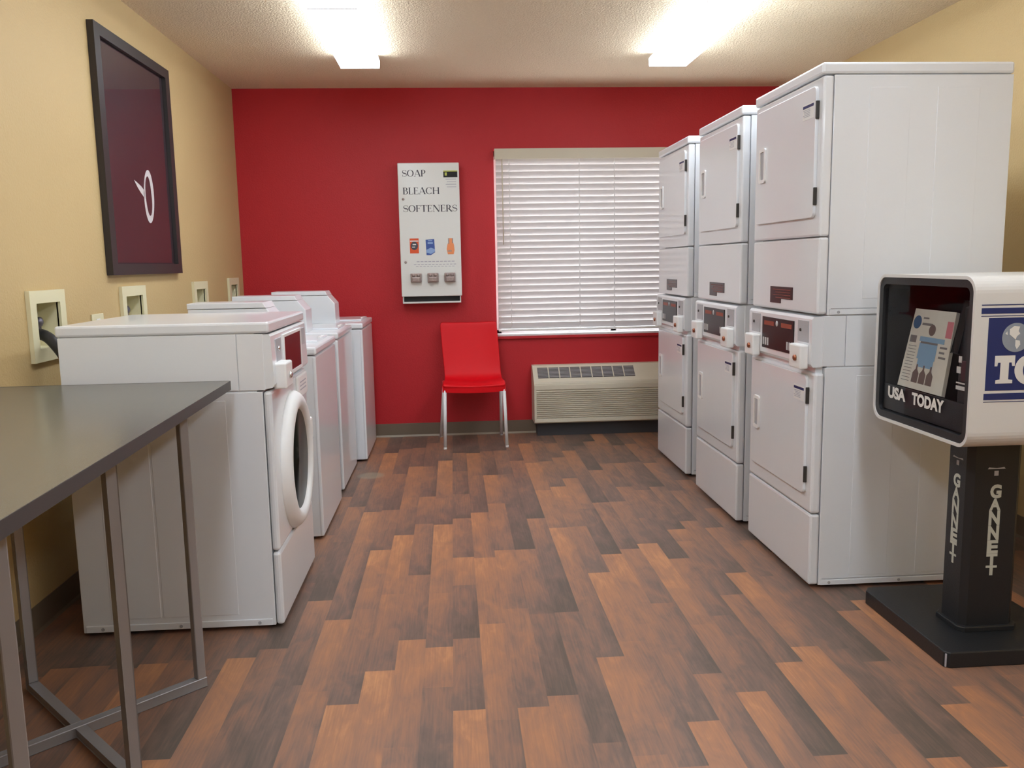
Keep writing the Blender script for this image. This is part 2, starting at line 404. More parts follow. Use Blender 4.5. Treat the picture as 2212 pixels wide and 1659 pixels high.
def make_floor():
    cols = {}
    for x, y, t in J: cols.setdefault(math.floor((x-X0)/PW), []).append((y, t))
    verts, faces, attr = [], [], []
    k0, k1 = math.floor((XL-X0)/PW), math.floor((XR-X0)/PW)
    rnd = random.Random(3)
    for k in range(k0, k1+1):
        a, b = max(XL, X0+k*PW), min(XR, X0+(k+1)*PW)
        js = sorted(cols.get(k, []), reverse=True)
        full = []; y = YB+rnd.uniform(0, .3)
        tops = [(y, rnd.choice('bmmd'))]+js
        # fill long gaps with joints the print would have there
        i = 0
        for i, (yy, t) in enumerate(tops):
            full.append((yy, t)); nxt = tops[i+1][0] if i+1 < len(tops) else YF
            g = yy-nxt
            n = max(1, round(g/.62)); step = g/n
            for q in range(1, n):
                full.append((yy-step*q+rnd.uniform(-.08, .08), rnd.choice('mmmmbmmd' if i+1 < len(tops) else 'bmmmd')))
        full.sort(reverse=True)
        for i, (yy, t) in enumerate(full):
            e = full[i+1][0] if i+1 < len(full) else YF
            top = min(yy, YB); bot = max(e, YF)
            if top <= bot: continue
            tone = {'b': .82, 'm': .60, 'd': .40}[t]+rnd.uniform(-.06, .06); r = rnd.random()
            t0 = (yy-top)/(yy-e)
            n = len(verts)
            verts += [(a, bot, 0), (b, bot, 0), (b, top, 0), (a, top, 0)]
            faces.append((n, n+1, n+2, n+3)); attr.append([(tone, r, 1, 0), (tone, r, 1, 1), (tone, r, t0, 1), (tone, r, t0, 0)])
    me = bpy.data.meshes.new('floor'); me.from_pydata(verts, [], faces)
    ca = me.color_attributes.new('plank', 'FLOAT_COLOR', 'CORNER')
    i = 0
    for f in attr:
        for c in f: ca.data[i].color = c; i += 1
    me.materials.append(M['floor'])
    o = bpy.data.objects.new('floor', me); COL.objects.link(o); o['kind'] = 'structure'
    return o
make_floor()
struct('ceiling', MB().box(XL-.1, XR+.1, YF-.1, YB+.14, ZC, ZC+.08), 'ceil')
struct('wall_left', MB().box(XL-.12, XL, YF-.1, YB, 0, ZC), 'tan')
struct('wall_right', MB().box(XR, XR+.1, YF-.1, YB, 0, ZC), 'tan')
struct('wall_front', MB().box(XL, XR, YF-.1, YF, 0, ZC), 'tan')
wb = MB()
D = .16
wb.box(XL, WX0, YB, YB+D, 0, ZC); wb.box(WX1, XR, YB, YB+D, 0, ZC)
wb.box(WX0, WX1, YB, YB+D, 0, WZ0); wb.box(WX0, WX1, YB, YB+D, WZ1, ZC)
struct('wall_back', wb, 'red')
def baseboard(name, x0, x1, y0, y1, ax, sgn):
    mb = MB()
    if ax == 'x':
        y = y0; mb.prism([(y, 0), (y-.012*sgn, 0), (y-.006*sgn, .012), (y-.004*sgn, .1), (y, .1)], 'x', x0, x1)
    else:
        x = x0; mb.prism([(x, 0), (x+.012*sgn, 0), (x+.006*sgn, .012), (x+.004*sgn, .1), (x, .1)], 'y', y0, y1)
    return struct(name, mb, 'base')
baseboard('baseboard_back', XL, XR, YB, YB, 'x', 1)
baseboard('baseboard_left', XL, XL, YF, YB, 'y', 1)
baseboard('baseboard_right', XR, XR, YF, YB, 'y', -1)
tb = MB().prism([(YB-.0045, .011), (YB-.0125, .0), (YB-.0145, .0), (YB-.0055, .014)], 'x', XL+.01, XR-.01)
o = struct('trim_2', tb, 'base_edge')
# sill under the blind and window
struct('trim_1', MB().box(WX0-.012, WX1+.01, YB-.022, YB-.001, .722, .742, .002), 'red')
win = MB()
win.box(WX0, WX1, YB+.09, YB+.14, WZ0, WZ0+.025); win.box(WX0, WX1, YB+.09, YB+.14, WZ1-.04, WZ1)
win.box(WX0, WX0+.04, YB+.09, YB+.14, WZ0, WZ1); win.box(WX1-.04, WX1, YB+.09, YB+.14, WZ0, WZ1)
win.box((WX0+WX1)/2-.02, (WX0+WX1)/2+.02, YB+.09, YB+.14, WZ0, WZ1)
w1 = struct('window_1', win, 'sill')
g = MB(); g.box(WX0+.04, WX1-.04, YB+.112, YB+.116, WZ0+.025, WZ1-.04)
o = g.build('pane', 'pane', w1)
w2 = MB().box(WX0, WX1, YB-.018, YB+.09, .742, .758, .003)
o = w2.build('window_sill', 'sill', w1)

# ------------------------------------------------------------------ ceiling lights
def ceiling_light(x0, x1, yend, label):
    t = thing('ceiling_light', label, 'ceiling light', ((x0+x1)/2, yend-1.22, ZC), 'fluorescent ceiling lights')
    w = .012
    MB().box(x0+.03, x1-.03, yend-2.44, yend-.004, ZC-.022, ZC-.0005, .003).build('pan', 'pan', t)
    for k in range(2):
        ya, yb = yend-1.22*(k+1)+.006, yend-1.22*k-.006
        MB().prism([(x0+.010, ZC-.022), (x0, ZC-.036), (x0+.003, ZC-.079), (x1-.003, ZC-.079), (x1, ZC-.036), (x1-.010, ZC-.022)], 'y', ya, yb).build('lens', 'lens', t)
        for ye in (ya-.005, yb):
            MB().prism([(x0+.010, ZC-.021), (x0-.0015, ZC-.036), (x0+.002, ZC-.0805), (x1-.002, ZC-.0805), (x1+.0015, ZC-.036), (x1-.010, ZC-.021)], 'y', ye, ye+.005).build('end_cap', 'pan', t)
    return t
ceiling_light(-.637, -.402, 5.415, 'left of two long lit fluorescent ceiling lights, nearer the tan wall with the framed picture')
ceiling_light(1.232, 1.467, 5.378, 'right of two long lit fluorescent ceiling lights, above the row of stacked dryers')
# unseen fixtures added over the near room to brighten the camera-facing sides
ceiling_light(-.637, -.402, 2.45, 'added unseen long fluorescent ceiling light over the grey table, next in line after the left one')
ceiling_light(1.232, 1.467, 2.45, 'added unseen long fluorescent ceiling light over the newspaper box, next in line after the right one')
ceiling_light(-.637, -.402, -.5, 'added long fluorescent ceiling light at the near end of the left line, out of view')
ceiling_light(1.232, 1.467, -.5, 'added long fluorescent ceiling light at the near end of the right line, out of view')

# ------------------------------------------------------------------ stacked dryers
XD, DW, DD, DH = 1.352, .693, .716, 1.98
def screw(mb, c, axis, r=.006, h=.003): return mb.lathe([(r, 0), (r, h), (r*.6, h+.001), (0, h+.001)], c, axis, 12)
def make_dryer(y0, label):
    t = thing('stacked_dryer', label, 'clothes dryer', (XD, y0, 0), 'white stacked dryers along the right wall')
    def bx(mb, d0, d1, s0, s1, z0, z1, bev=0): return mb.box(XD+d0, XD+d1, y0+s0, y0+s1, z0, z1, bev)
    # cabinets (side sheets with pressed panels)
    def cab(z0, z1, panels, rail):
        mb = MB(); bx(mb, .042, DD, .002, DW-.002, z0, z1, .003)
        for d0, d1, a, b in panels:
            bx(mb, d0, d1, .0006, .004, a, b, .0012)
        if rail: bx(mb, .05, DD-.01, -.002, .004, z0+.001, z0+.022, .002)
        return mb
    lo = cab(.014, .872, [(.165, .315, .05, .84), (.43, .585, .05, .84)], True).build('lower_cabinet', 'enamel', t)
    up = cab(1.070, 1.936, [(.174, .327, 1.13, 1.892), (.43, .589, 1.13, 1.892)], True).build('upper_cabinet', 'enamel', t)
    md = MB(); bx(md, .030, .117, .002, DW-.002, .876, 1.067, .002); bx(md, .119, DD, .002, DW-.002, .876, 1.067, .002); bx(md, .05, DD-.01, .008, DW-.008, .86, 1.08)
    md.build('middle_cabinet', 'enamel', t)
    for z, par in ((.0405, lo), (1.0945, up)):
        MB().box(XD+.056, XD+DD-.014, y0-.0006, y0+.004, z-.001, z+.001).build('flange_shade_line', 'recess', par)  # grey strip painted along each rail as its shadow line
    for z, par in ((.026, lo), (1.081, up)):
        for d in (.084, .366, .62):
            screw(MB(), (XD+d, y0-.002, z), 'y', .0055, -.002).build('screw', 'recess', par)
    for s in (.06, DW-.06):
        for d in (.06, DD-.06): MB().lathe([(.02, 0), (.02, .008), (.012, .010), (.012, .016)], (XD+d, y0+s, 0), 'z', 16).build('foot', 'black_rubber', t)
    # lid
    bx(MB(), -.004, DD, -.001, DW+.001, 1.938, DH, .009).build('top_lid', 'enamel', t)
    # fronts
    bx(MB(), .002, .040, 0, DW, 1.362, 1.934, .008).build('upper_front_panel', 'enamel', t)
    bx(MB(), .002, .040, 0, DW, 1.074, 1.358, .008).build('upper_access_panel', 'enamel', t)
    bx(MB(), .002, .040, 0, DW, .304, .852, .010).build('lower_front_panel', 'enamel', t)
    bx(MB(), .002, .040, 0, DW, .018, .299, .008).build('kick_panel', 'enamel', t)
    # doors
    for s0, s1, z0, z1, hs0, hs1, hz0, hz1, hg, st in ((.040, .652, 1.432, 1.906, .528, .598, 1.604, 1.748, (1.51, 1.82), 1.851), (.052, .640, .372, .838, .534, .602, .537, .682, (.45, .76), .789)):
        d = MB().prism(rrect(y0+s0, y0+s1, z0, z1, .022), 'x', XD-.010, XD+.0035, .0025).build('door', 'enamel', t)
        h = MB().ring(rrect(y0+hs0, y0+hs1, hz0, hz1, .012, 4), rrect(y0+hs0+.012, y0+hs1-.012, hz0+.014, hz1-.014, .006, 4), 'x', XD-.0175, XD-.0095).build('handle', 'plastic_w', d)
        MB().box(XD-.012, XD-.0099, y0+hs0+.011, y0+hs1-.011, hz0+.013, hz1-.013).build('handle_recess', 'recess', d)
        for zc in hg: MB().box(XD-.0105, XD+.004, y0+s0-.007, y0+s0+.001, zc-.032, zc+.032, .002).build('hinge', 'hinge', d)
        MB().box(XD-.0112, XD-.0098, y0+s0+.012, y0+s0+.112, st-.055, st+.002).build('label_sticker', 'paper', d)
        MB().box(XD-.0118, XD-.011, y0+s0+.014, y0+s0+.110, st-.013, st-.003).build('sticker_header', 'navy', d)
        mb = MB()
        for q in range(5): mb.box(XD-.0116, XD-.011, y0+s0+.045, y0+s0+.108-.006*(q % 3), st-.021-.006*q, st-.0185-.006*q)
        mb.build('sticker_print', 'ink_light', d)
    # badge; its maroon base carries the red wall's reflection
    b = MB().prism([(y0+.232, 1.118), (y0+.232, 1.168), (y0+.470, 1.168), (y0+.470, 1.100), (y0+.355, 1.100), (y0+.355, 1.118)], 'x', XD-.001, XD+.004).build('badge', 'maroon_gloss', t)
    mb = MB()
    for q in range(4): mb.box(XD-.0015, XD-.0008, y0+.25, y0+.44-.03*(q % 2), 1.155-.011*q, 1.157-.011*q)
    mb.build('badge_print', 'print_o', b)
    # control panel: bowed plate with two coin slides
    cp = MB().prism([(XD+.030, .873), (XD-.004, .873), (XD-.012, .884), (XD-.012, 1.054), (XD-.004, 1.064), (XD+.030, 1.066)], 'y', y0+.006, y0+DW-.006).build('control_panel', 'enamel', t)
    F = XD-.012
    MB().box(F-.004, F+.001, y0+.172, y0+.515, .905, 1.038, .0015).build('display_window', 'black_gloss', cp)
    for grp in ((.445, .47, .495), (.207, .232)):
        mb = MB()
        for s in grp: mb.box(F-.0047, F-.0038, y0+s-.008, y0+s+.008, .918, .95)
        mb.build('display_text', 'print_w', cp)
    MB().lathe([(.012, 0), (.012, -.0008), (0, -.0008)], (F-.004, y0+.347, 1.016), 'x', 16).build('status_light', 'print_w', cp)
    for a, c in ((.38, .49), (.19, .30)): MB().box(F-.0047, F-.0038, y0+a, y0+c, 1.004, 1.022).build('display_caption', 'print_o', cp)
    for s0, s1 in ((.034, .134), (.548, .648)):
        MB().box(F-.0025, F+.001, y0+s0, y0+s1, .965, 1.047, .001).build('coin_slide', 'recess', cp)
        screw(MB(), (F-.0025, y0+s0+.07, 1.01), 'x', .006, -.004).build('slide_knob', 'hinge', cp)
        MB().box(XD-.046, F+.001, y0+s0-.003, y0+s1+.003, .864, .957, .006).build('coin_box', 'plastic_w', cp)
        MB().lathe([(.0115, 0), (.0115, -.006), (.008, -.009), (0, -.009)], (XD-.046, y0+(s0+s1)/2-.012, .906), 'x', 20).build('coin_lock', 'copper', cp)
    # scooped ledge under the control panel
    bx(MB(), .012, .040, .02, DW-.02, .849, .875).build('scooped_ledge', 'enamel', t)
    return t
d1 = make_dryer(3.113, 'tall white stacked dryer nearest the newspaper box, its whole side panel in view')
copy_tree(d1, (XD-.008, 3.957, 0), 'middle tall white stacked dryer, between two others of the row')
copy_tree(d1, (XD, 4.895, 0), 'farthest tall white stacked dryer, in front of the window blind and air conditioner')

# ------------------------------------------------------------------ front-load washer
XW, WY, WW, WD, WH = -.634, 2.966, .697, .699, 1.10
def make_front_loader():
    y0 = WY
    t = thing('front_load_washer', 'large white front-load washing machine with round glass door, beside the grey table', 'washing machine', (XW, y0, 0))
    def bx(mb, d0, d1, s0, s1, z0, z1, bev=0): return mb.box(XW-d1, XW-d0, y0+s0, y0+s1, z0, z1, bev)
    c = MB(); bx(c, .030, WD, .002, WW-.002, .014, .860, .003)
    bx(c, .158, .42, .0006, .004, .06, .832, .0012); bx(c, .428, .60, .0006, .004, .06, .832, .0012)
    bx(c, .04, WD-.01, -.002, .004, .016, .040, .002)
    cab = c.build('cabinet', 'enamel', t)
    for d in (.085, .36, .63): screw(MB(), (XW-d, y0-.002, .028), 'y', .006, -.002).build('screw', 'recess', cab)
    c = MB(); bx(c, .020, .108, .002, WW-.002, .865, 1.060, .002); bx(c, .110, WD, .002, WW-.002, .865, 1.060, .002); bx(c, .05, WD-.01, .008, WW-.008, .85, 1.07)
    c.build('upper_cabinet', 'enamel', t)
    for s in (.06, WW-.06):
        for d in (.06, WD-.06): MB().lathe([(.02, 0), (.02, .008), (.012, .010), (.012, .016)], (XW-d, y0+s, 0), 'z', 16).build('foot', 'black_rubber', t)
    bx(MB(), -.003, WD+.006, -.002, WW+.002, 1.062, WH, .008).build('top_lid', 'enamel', t)
    bx(MB(), .0, .028, 0, WW, .290, .860, .010).build('front_panel', 'enamel', t)
    bx(MB(), .0, .028, 0, WW, .016, .284, .010).build('kick_panel', 'enamel', t)
    cp = MB().prism([(XW-.022, .868), (XW+.004, .872), (XW+.012, .884), (XW+.006, 1.05), (XW, 1.058), (XW-.022, 1.058)], 'y', y0+.005, y0+WW-.005).build('control_panel', 'enamel', t)
    F = XW+.0095
    MB().ring([(y0+.195, .882), (y0+.555, .882), (y0+.555, 1.040), (y0+.195, 1.040)], [(y0+.212, .894), (y0+.54, .894), (y0+.54, 1.030), (y0+.212, 1.030)], 'x', XW+.004, XW+.014).build('display_bezel', 'plastic_w', cp)
    MB().box(XW+.003, XW+.0125, y0+.211, y0+.541, .893, 1.031).build('display_window', 'maroon_gloss', cp)
    MB().box(XW+.003, XW+.010, y0+.07, y0+.165, .955, 1.035, .001).build('coin_slide', 'recess', cp)
    screw(MB(), (XW+.010, y0+.105, 1.0), 'x', .008, .006).build('slide_knob', 'chrome', cp)
    MB().box(XW+.003, XW+.009, y0+.575, y0+.66, .95, 1.035, .001).build('instruction_plate', 'recess', cp)
    cb = MB().box(XW+.0, XW+.047, y0+.042, y0+.160, .862, .953, .006).build('coin_box', 'plastic_w', cp)
    MB().lathe([(.012, 0), (.012, .005), (.008, .008), (0, .008)], (XW+.047, y0+.105, .905), 'x', 20).build('coin_lock', 'chrome', cp)
    # soap drawer to the right
    dr = bx(MB(), -.010, .004, .455, .67, .760, .850, .006).build('soap_drawer', 'plastic_w', t)
    mb = MB()
    for q in range(3): mb.box(XW+.0098, XW+.0106, y0+.50, y0+.63, .79+.015*q, .795+.015*q)
    mb.build('drawer_print', 'ink_light', dr)
    # door ring
    cy, cz = y0+WW/2, .545
    dr = MB().lathe([(.268, -.004), (.266, .006), (.258, .020), (.247, .030), (.232, .036), (.216, .037), (.203, .031), (.196, .022), (.192, .010), (.190, -.004)], (XW, cy, cz), 'x', 72).build('door_ring', 'plastic_w', t)
    MB().lathe([(.194, .019), (.17, .016), (.14, .008), (.12, -.004), (.06, -.010), (.0, -.012)], (XW, cy, cz), 'x', 48).build('door_glass', 'porthole', dr)
    MB().lathe([(.150, .010), (.147, .0135), (.142, .012), (.140, .006)], (XW, cy, cz), 'x', 64).build('glass_trim', 'recess', dr)
    MB().box(XW+.010, XW+.034, cy+.215, cy+.262, cz+.03, cz+.12, .008).build('door_latch', 'plastic_w', dr)
    return t
make_front_loader()

# ------------------------------------------------------------------ top-load washers
def make_top_loader(xf, y0, label):
    t = thing('top_load_washer', label, 'washing machine', (xf, y0, 0), 'white top-load washers along the left wall')
    W_, H_ = .66, .918
    def bx(mb, d0, d1, s0, s1, z0, z1, bev=0): return mb.box(xf-d1, xf-d0, y0+s0, y0+s1, z0, z1, bev)
    c = MB(); bx(c, .012, .66, .002, W_-.002, .014, .876, .004)
    bx(c, .07, .30, .0006, .004, .05, .85, .0012)
    c.build('cabinet', 'enamel', t)
    bx(MB(), .0, .020, 0, W_, .014, .874, .008).build('front_panel', 'enamel', t)
    for s in (.06, W_-.06):
        for d in (.06, .60): MB().lathe([(.02, 0), (.02, .008), (.012, .010), (.012, .016)], (xf-d, y0+s, 0), 'z', 16).build('foot', 'black_rubber', t)
    bx(MB(), -.004, .664, -.002, W_+.002, .880, .9165, .009).build('top_deck', 'enamel', t)
    l = bx(MB(), .03, .56, .26, W_-.04, .9155, .926, .004).build('lid', 'enamel', t)
    bx(MB(), .034, .05, .39, .53, .925, .931, .002).build('lid_grip', 'plastic_w', l)
    # coin console: deep box with a raked front and a thin cap
    cs = MB().prism([(xf-.572, .916), (xf-.572, 1.098), (xf-.218, 1.098), (xf-.174, 1.045), (xf-.172, .916)], 'y', y0+.034, y0+.236, .004).build('control_console', 'enamel', t)
    MB().prism([(xf-.574, 1.1), (xf-.574, 1.126), (xf-.233, 1.126), (xf-.218, 1.1)], 'y', y0+.032, y0+.238, .003).build('console_cap', 'enamel', cs)
    return t
tl = make_top_loader(-.640, 3.975, 'white top-load washer right behind the large front-load washer')
copy_tree(tl, (-.650, 4.825, 0), 'middle white top-load washer, between two others of its kind')
copy_tree(tl, (-.592, 5.588, 0), 'farthest white top-load washer, against the red wall and standing forward of its neighbours')

# ------------------------------------------------------------------ laundry outlet boxes on the left wall
def outlet_box(y0, y1, z0, z1, label, hose=False):
    t = thing('washer_outlet_box', label, 'outlet box', (XL, (y0+y1)/2, (z0+z1)/2), 'recessed laundry outlet boxes')
    b = .046
    MB().ring([(y0, z0), (y1, z0), (y1, z1), (y0, z1)], [(y0+b, z0+b), (y1-b, z0+b), (y1-b, z1-b), (y0+b, z1-b)], 'x', XL+.0005, XL+.016).build('faceplate', 'box_white', t)
    r = MB()                                        # recess liner
    a0, a1, c0, c1 = y0+b, y1-b, z0+b, z1-b
    r.box(XL-.075, XL-.070, a0, a1, c0, c1); r.box(XL-.072, XL+.006, a0-.004, a0, c0, c1); r.box(XL-.072, XL+.006, a1, a1+.004, c0, c1)
    r.box(XL-.072, XL+.006, a0, a1, c0-.004, c0); r.box(XL-.072, XL+.006, a0, a1, c1, c1+.004)
    r.build('recess_liner', 'box_white', t)
    for f in (.3, .7):
        yv = a0+(a1-a0)*f
        v = MB().tube([(XL-.045, yv, c0+.06), (XL-.045, yv, c1-.055)], .009).build('valve', 'steel_pipe', t)
        MB().lathe([(.0, 0), (.018, .002), (.018, .010), (.008, .016), (0, .018)], (XL-.045, yv, c0+.095), 'x', 16).build('valve_handle', 'steel_pipe', v)
    return t
boxes = [(3.173, 3.455, .955, 1.215, 'cream recessed laundry outlet box with black hose, nearest the grey table'),
         (4.04, 4.345, .955, 1.209, 'cream recessed laundry outlet box below the framed picture'),
         (5.143, 5.426, .955, 1.209, 'cream recessed laundry outlet box just past the framed picture'),
         (5.945, 6.208, .955, 1.217, 'cream recessed laundry outlet box nearest the red wall corner')]
for b in boxes: outlet_box(*b)
# holes for the recesses
wl = bpy.data.objects['wall_left']
cut = MB()
for b in boxes: cut.box(XL-.08, XL+.02, b[0]+.042, b[1]-.042, b[2]+.042, b[3]-.042)
co = cut.build('cutter', 'tan'); md = wl.modifiers.new('b', 'BOOLEAN'); md.object = co; md.operation = 'DIFFERENCE'; md.solver = 'EXACT'
dg = bpy.context.evaluated_depsgraph_get(); me = bpy.data.meshes.new_from_object(wl.evaluated_get(dg)); wl.modifiers.clear(); wl.data = me
bpy.data.objects.remove(co)
hz = [(XL-.05, 3.29, 1.045), (XL-.015, 3.275, 1.055), (XL+.03, 3.25, 1.045), (XL+.065, 3.235, 1.015), (XL+.095, 3.225, .975), (XL+.115, 3.225, .92), (XL+.125, 3.23, .84), (XL+.125, 3.24, .7), (XL+.125, 3.25, .45), (XL+.12, 3.25, .2), (XL+.11, 3.25, .08), (XL+.10, 3.25, .024)]
def smooth_path(p, n=4):
    p = [Vector(q) for q in p]; out = []
    for i in range(len(p)-1):
        a = p[max(i-1, 0)]; b = p[i]; c = p[i+1]; d = p[min(i+2, len(p)-1)]
        for k in range(n):
            t = k/n
            out.append(.5*((2*b)+(c-a)*t+(2*a-5*b+4*c-d)*t*t+(3*b-a-3*c+d)*t**3))
    return out+[p[-1]]
tag(MB().tube(smooth_path(hz), .021).build('drain_hose', 'black_rubber', None, hz[0]), 'thick black drain hose bending out of the outlet box behind the front-load washer', 'hose')
# wall socket low behind the washer
t = thing('wall_socket', 'small cream wall socket plate just above the front-load washer top', 'socket', (XL, 3.775, 1.05))
MB().box(XL+.0005, XL+.006, 3.715, 3.835, .985, 1.101, .002).build('cover_plate', 'box_white', t)
for z in (1.02, 1.066): MB().box(XL+.005, XL+.008, 3.755, 3.795, z-.014, z+.014, .002).build('receptacle', 'paper', t)

# ------------------------------------------------------------------ framed picture on the left wall
t = thing('framed_picture', 'tall dark framed picture of a white ring swirl hanging on the tan wall', 'picture', (XL, 4.41, 1.8))
y0, y1, z0, z1 = 3.92, 4.90, 1.262, 2.340; b = .062
fr = MB()
fr.ring([(y0, z0), (y1, z0), (y1, z1), (y0, z1)], [(y0+b, z0+b*.8), (y1-b, z0+b*.8), (y1-b, z1-b*.8), (y0+b, z1-b*.8)], 'x', XL+.001, XL+.030)
fr.build('frame', 'frame', t)
pr_ = MB().box(XL+.002, XL+.008, y0+b-.01, y1-b+.01, z0+.05, z1-.05).build('print', 'print', t)
sw = MB(); xs = XL+.0095; n = 48
cy, cz, ay, az = 4.512, 1.648, .072, .132; V = []; F = []
for k in range(n):
    a = 2*PI*k/n; wv = .34+.10*math.sin(a*2+.6)+.08*math.cos(a)
    for s in (1, 1-wv):
        yy, zz = ay*s*math.cos(a), az*s*math.sin(a); rot = -.10
        V.append((xs, cy+yy*math.cos(rot)-zz*math.sin(rot), cz+yy*math.sin(rot)+zz*math.cos(rot)))
F = [(2*k, (2*k+2) % (2*n), (2*k+3) % (2*n), 2*k+1) for k in range(n)]
sw.quads(V, F)
sw.quads([(xs, 4.452, 1.672), (xs, 4.447, 1.636), (xs, 4.40, 1.657), (xs, 4.355, 1.683), (xs, 4.318, 1.713), (xs, 4.365, 1.702), (xs, 4.41, 1.69)], [tuple(range(7))])
sw.build('white_swirl', 'white_print', pr_)
MB().box(XL+.012, XL+.0135, y0+b-.006, y1-b+.006, z0+.056, z1-.056).build('glass', 'pic_glass', t)

# ------------------------------------------------------------------ soap dispenser on the red wall
YD = 6.277
t = thing('soap_dispenser', 'white coin-operated soap vending box hanging on the red wall above the chair', 'vending machine', (-.15, YB, 1.5))
x0, x1 = -.370, .067
cb = MB().box(x0, x1, YD, YB-.001, 1.056, 2.003, .005).build('cabinet', 'disp', t)
tr = MB()
tr.box(x0+.006, x1-.008, YD+.012, YB-.001, 1.006, 1.013); tr.box(x0+.006, x0+.013, YD+.012, YB-.001, 1.006, 1.056); tr.box(x1-.015, x1-.008, YD+.012, YB-.001, 1.006, 1.056)
tr.box(x0+.006, x1-.008, YD+.09, YD+.095, 1.006, 1.056); tr.box(x0+.006, x1-.008, YD+.010, YD+.014, 1.006, 1.018)
tr.build('vend_tray', 'disp', t)
MB().box(x0+.014, x1-.016, YD+.084, YD+.0895, 1.014, 1.055).build('tray_opening', 'seam', t)
U, Vv = (1, 0, 0), (0, 0, 1); yt = YD-.0008
for s_, z, w in (('SOAP', 1.907, .168), ('BLEACH', 1.784, .264), ('SOFTENERS', 1.660, .386)):
    put_roman(MB(), s_, (-.338, yt, z), U, Vv, w, .047).build('lettering', 'ink', cb)
for x, z in ((-.336, 1.750), (-.334, 1.303)):
    MB().lathe([(.009, 0), (.009, -.004), (.005, -.006), (0, -.006)], (x, YD, z), 'y', 16).build('cabinet_lock', 'knurl', cb)
st = MB().box(-.045, .055, YD-.0012, YD+.001, 1.900, 1.947).build('warning_sticker', 'black_gloss', cb)
mb = MB(); mb.box(-.045, .055, YD-.0018, YD-.001, 1.940, 1.947); mb.box(-.035, -.02, YD-.0018, YD-.001, 1.912, 1.934)
mb.build('sticker_band', 'yellow', st)
mb = MB()
for q in range(4): mb.box(-.030+.008*(q % 2), .045, YD-.001, YD+.001, 1.885-.018*q, 1.889-.018*q)
mb.build('small_print', 'ink_light', cb)
mb = MB()
for q in range(10): mb.box(-.255+.028*q, -.234+.028*q, YD-.001, YD+.001, 1.303, 1.309)
for q in range(12): mb.box(-.275+.026*q, -.257+.026*q, YD-.001, YD+.001, 1.283, 1.288)
for q in range(11): mb.box(-.26+.026*q, -.243+.026*q, YD-.001, YD+.001, 1.269, 1.273)
mb.build('instruction_text', 'ink_light', cb)
# product pictures
p = MB().box(-.300, -.236, YD-.0012, YD+.001, 1.366, 1.472).build('product_picture', 'orange', cb)
mb = MB().prism([(-.268+.026*math.cos(2*PI*k/20), 1.42+.030*math.sin(2*PI*k/20)) for k in range(20)], 'y', YD-.002, YD-.001); mb.build('pack_emblem', 'ink', p)
mb = MB(); mb.box(-.297, -.239, YD-.0018, YD-.001, 1.45, 1.457); mb.box(-.28, -.255, YD-.0026, YD-.0018, 1.425, 1.433); mb.box(-.284, -.262, YD-.0026, YD-.0018, 1.408, 1.414); mb.build('pack_stripe', 'paper', p)
p = MB().prism([(-.182, 1.352), (-.186, 1.462), (-.124, 1.466), (-.120, 1.372), (-.15, 1.352)], 'y', YD-.0012, YD+.001).build('product_picture', 'blue', cb)
mb = MB(); mb.prism([(-.182, 1.39), (-.15, 1.405), (-.122, 1.395), (-.121, 1.376), (-.15, 1.36), (-.181, 1.37)], 'y', YD-.0018, YD-.001); mb.box(-.172, -.134, YD-.0018, YD-.001, 1.432, 1.444); mb.box(-.168, -.138, YD-.0018, YD-.001, 1.452, 1.458); mb.build('pack_stripe', 'blue_l', p)
p = MB().prism([(-.028, 1.356), (-.036, 1.39), (-.030, 1.425), (-.020, 1.448), (-.018, 1.470), (.006, 1.470), (.010, 1.448), (.018, 1.420), (.021, 1.385), (.014, 1.356)], 'y', YD-.0012, YD+.001).build('product_picture', 'orange_l', cb)
mb = MB(); mb.box(-.024, -.016, YD-.0018, YD-.001, 1.43, 1.47); mb.box(.005, .012, YD-.0018, YD-.001, 1.435, 1.47); mb.box(-.03, .0, YD-.0018, YD-.001, 1.375, 1.384); mb.build('pack_stripe', 'knurl', p)
for x in (-.302, -.180, -.058):
    k = MB(); k.box(x, x+.080, YD-.022, YD+.001, 1.158, 1.224, .005); k.box(x+.010, x+.070, YD-.046, YD-.020, 1.162, 1.196, .005)
    k.lathe([(.012, 0), (.012, -.010), (0, -.012)], (x+.022, YD-.02, 1.209), 'y', 14); k.lathe([(.012, 0), (.012, -.010), (0, -.012)], (x+.056, YD-.02, 1.209), 'y', 14)
    k.build('coin_slide', 'knurl', cb)

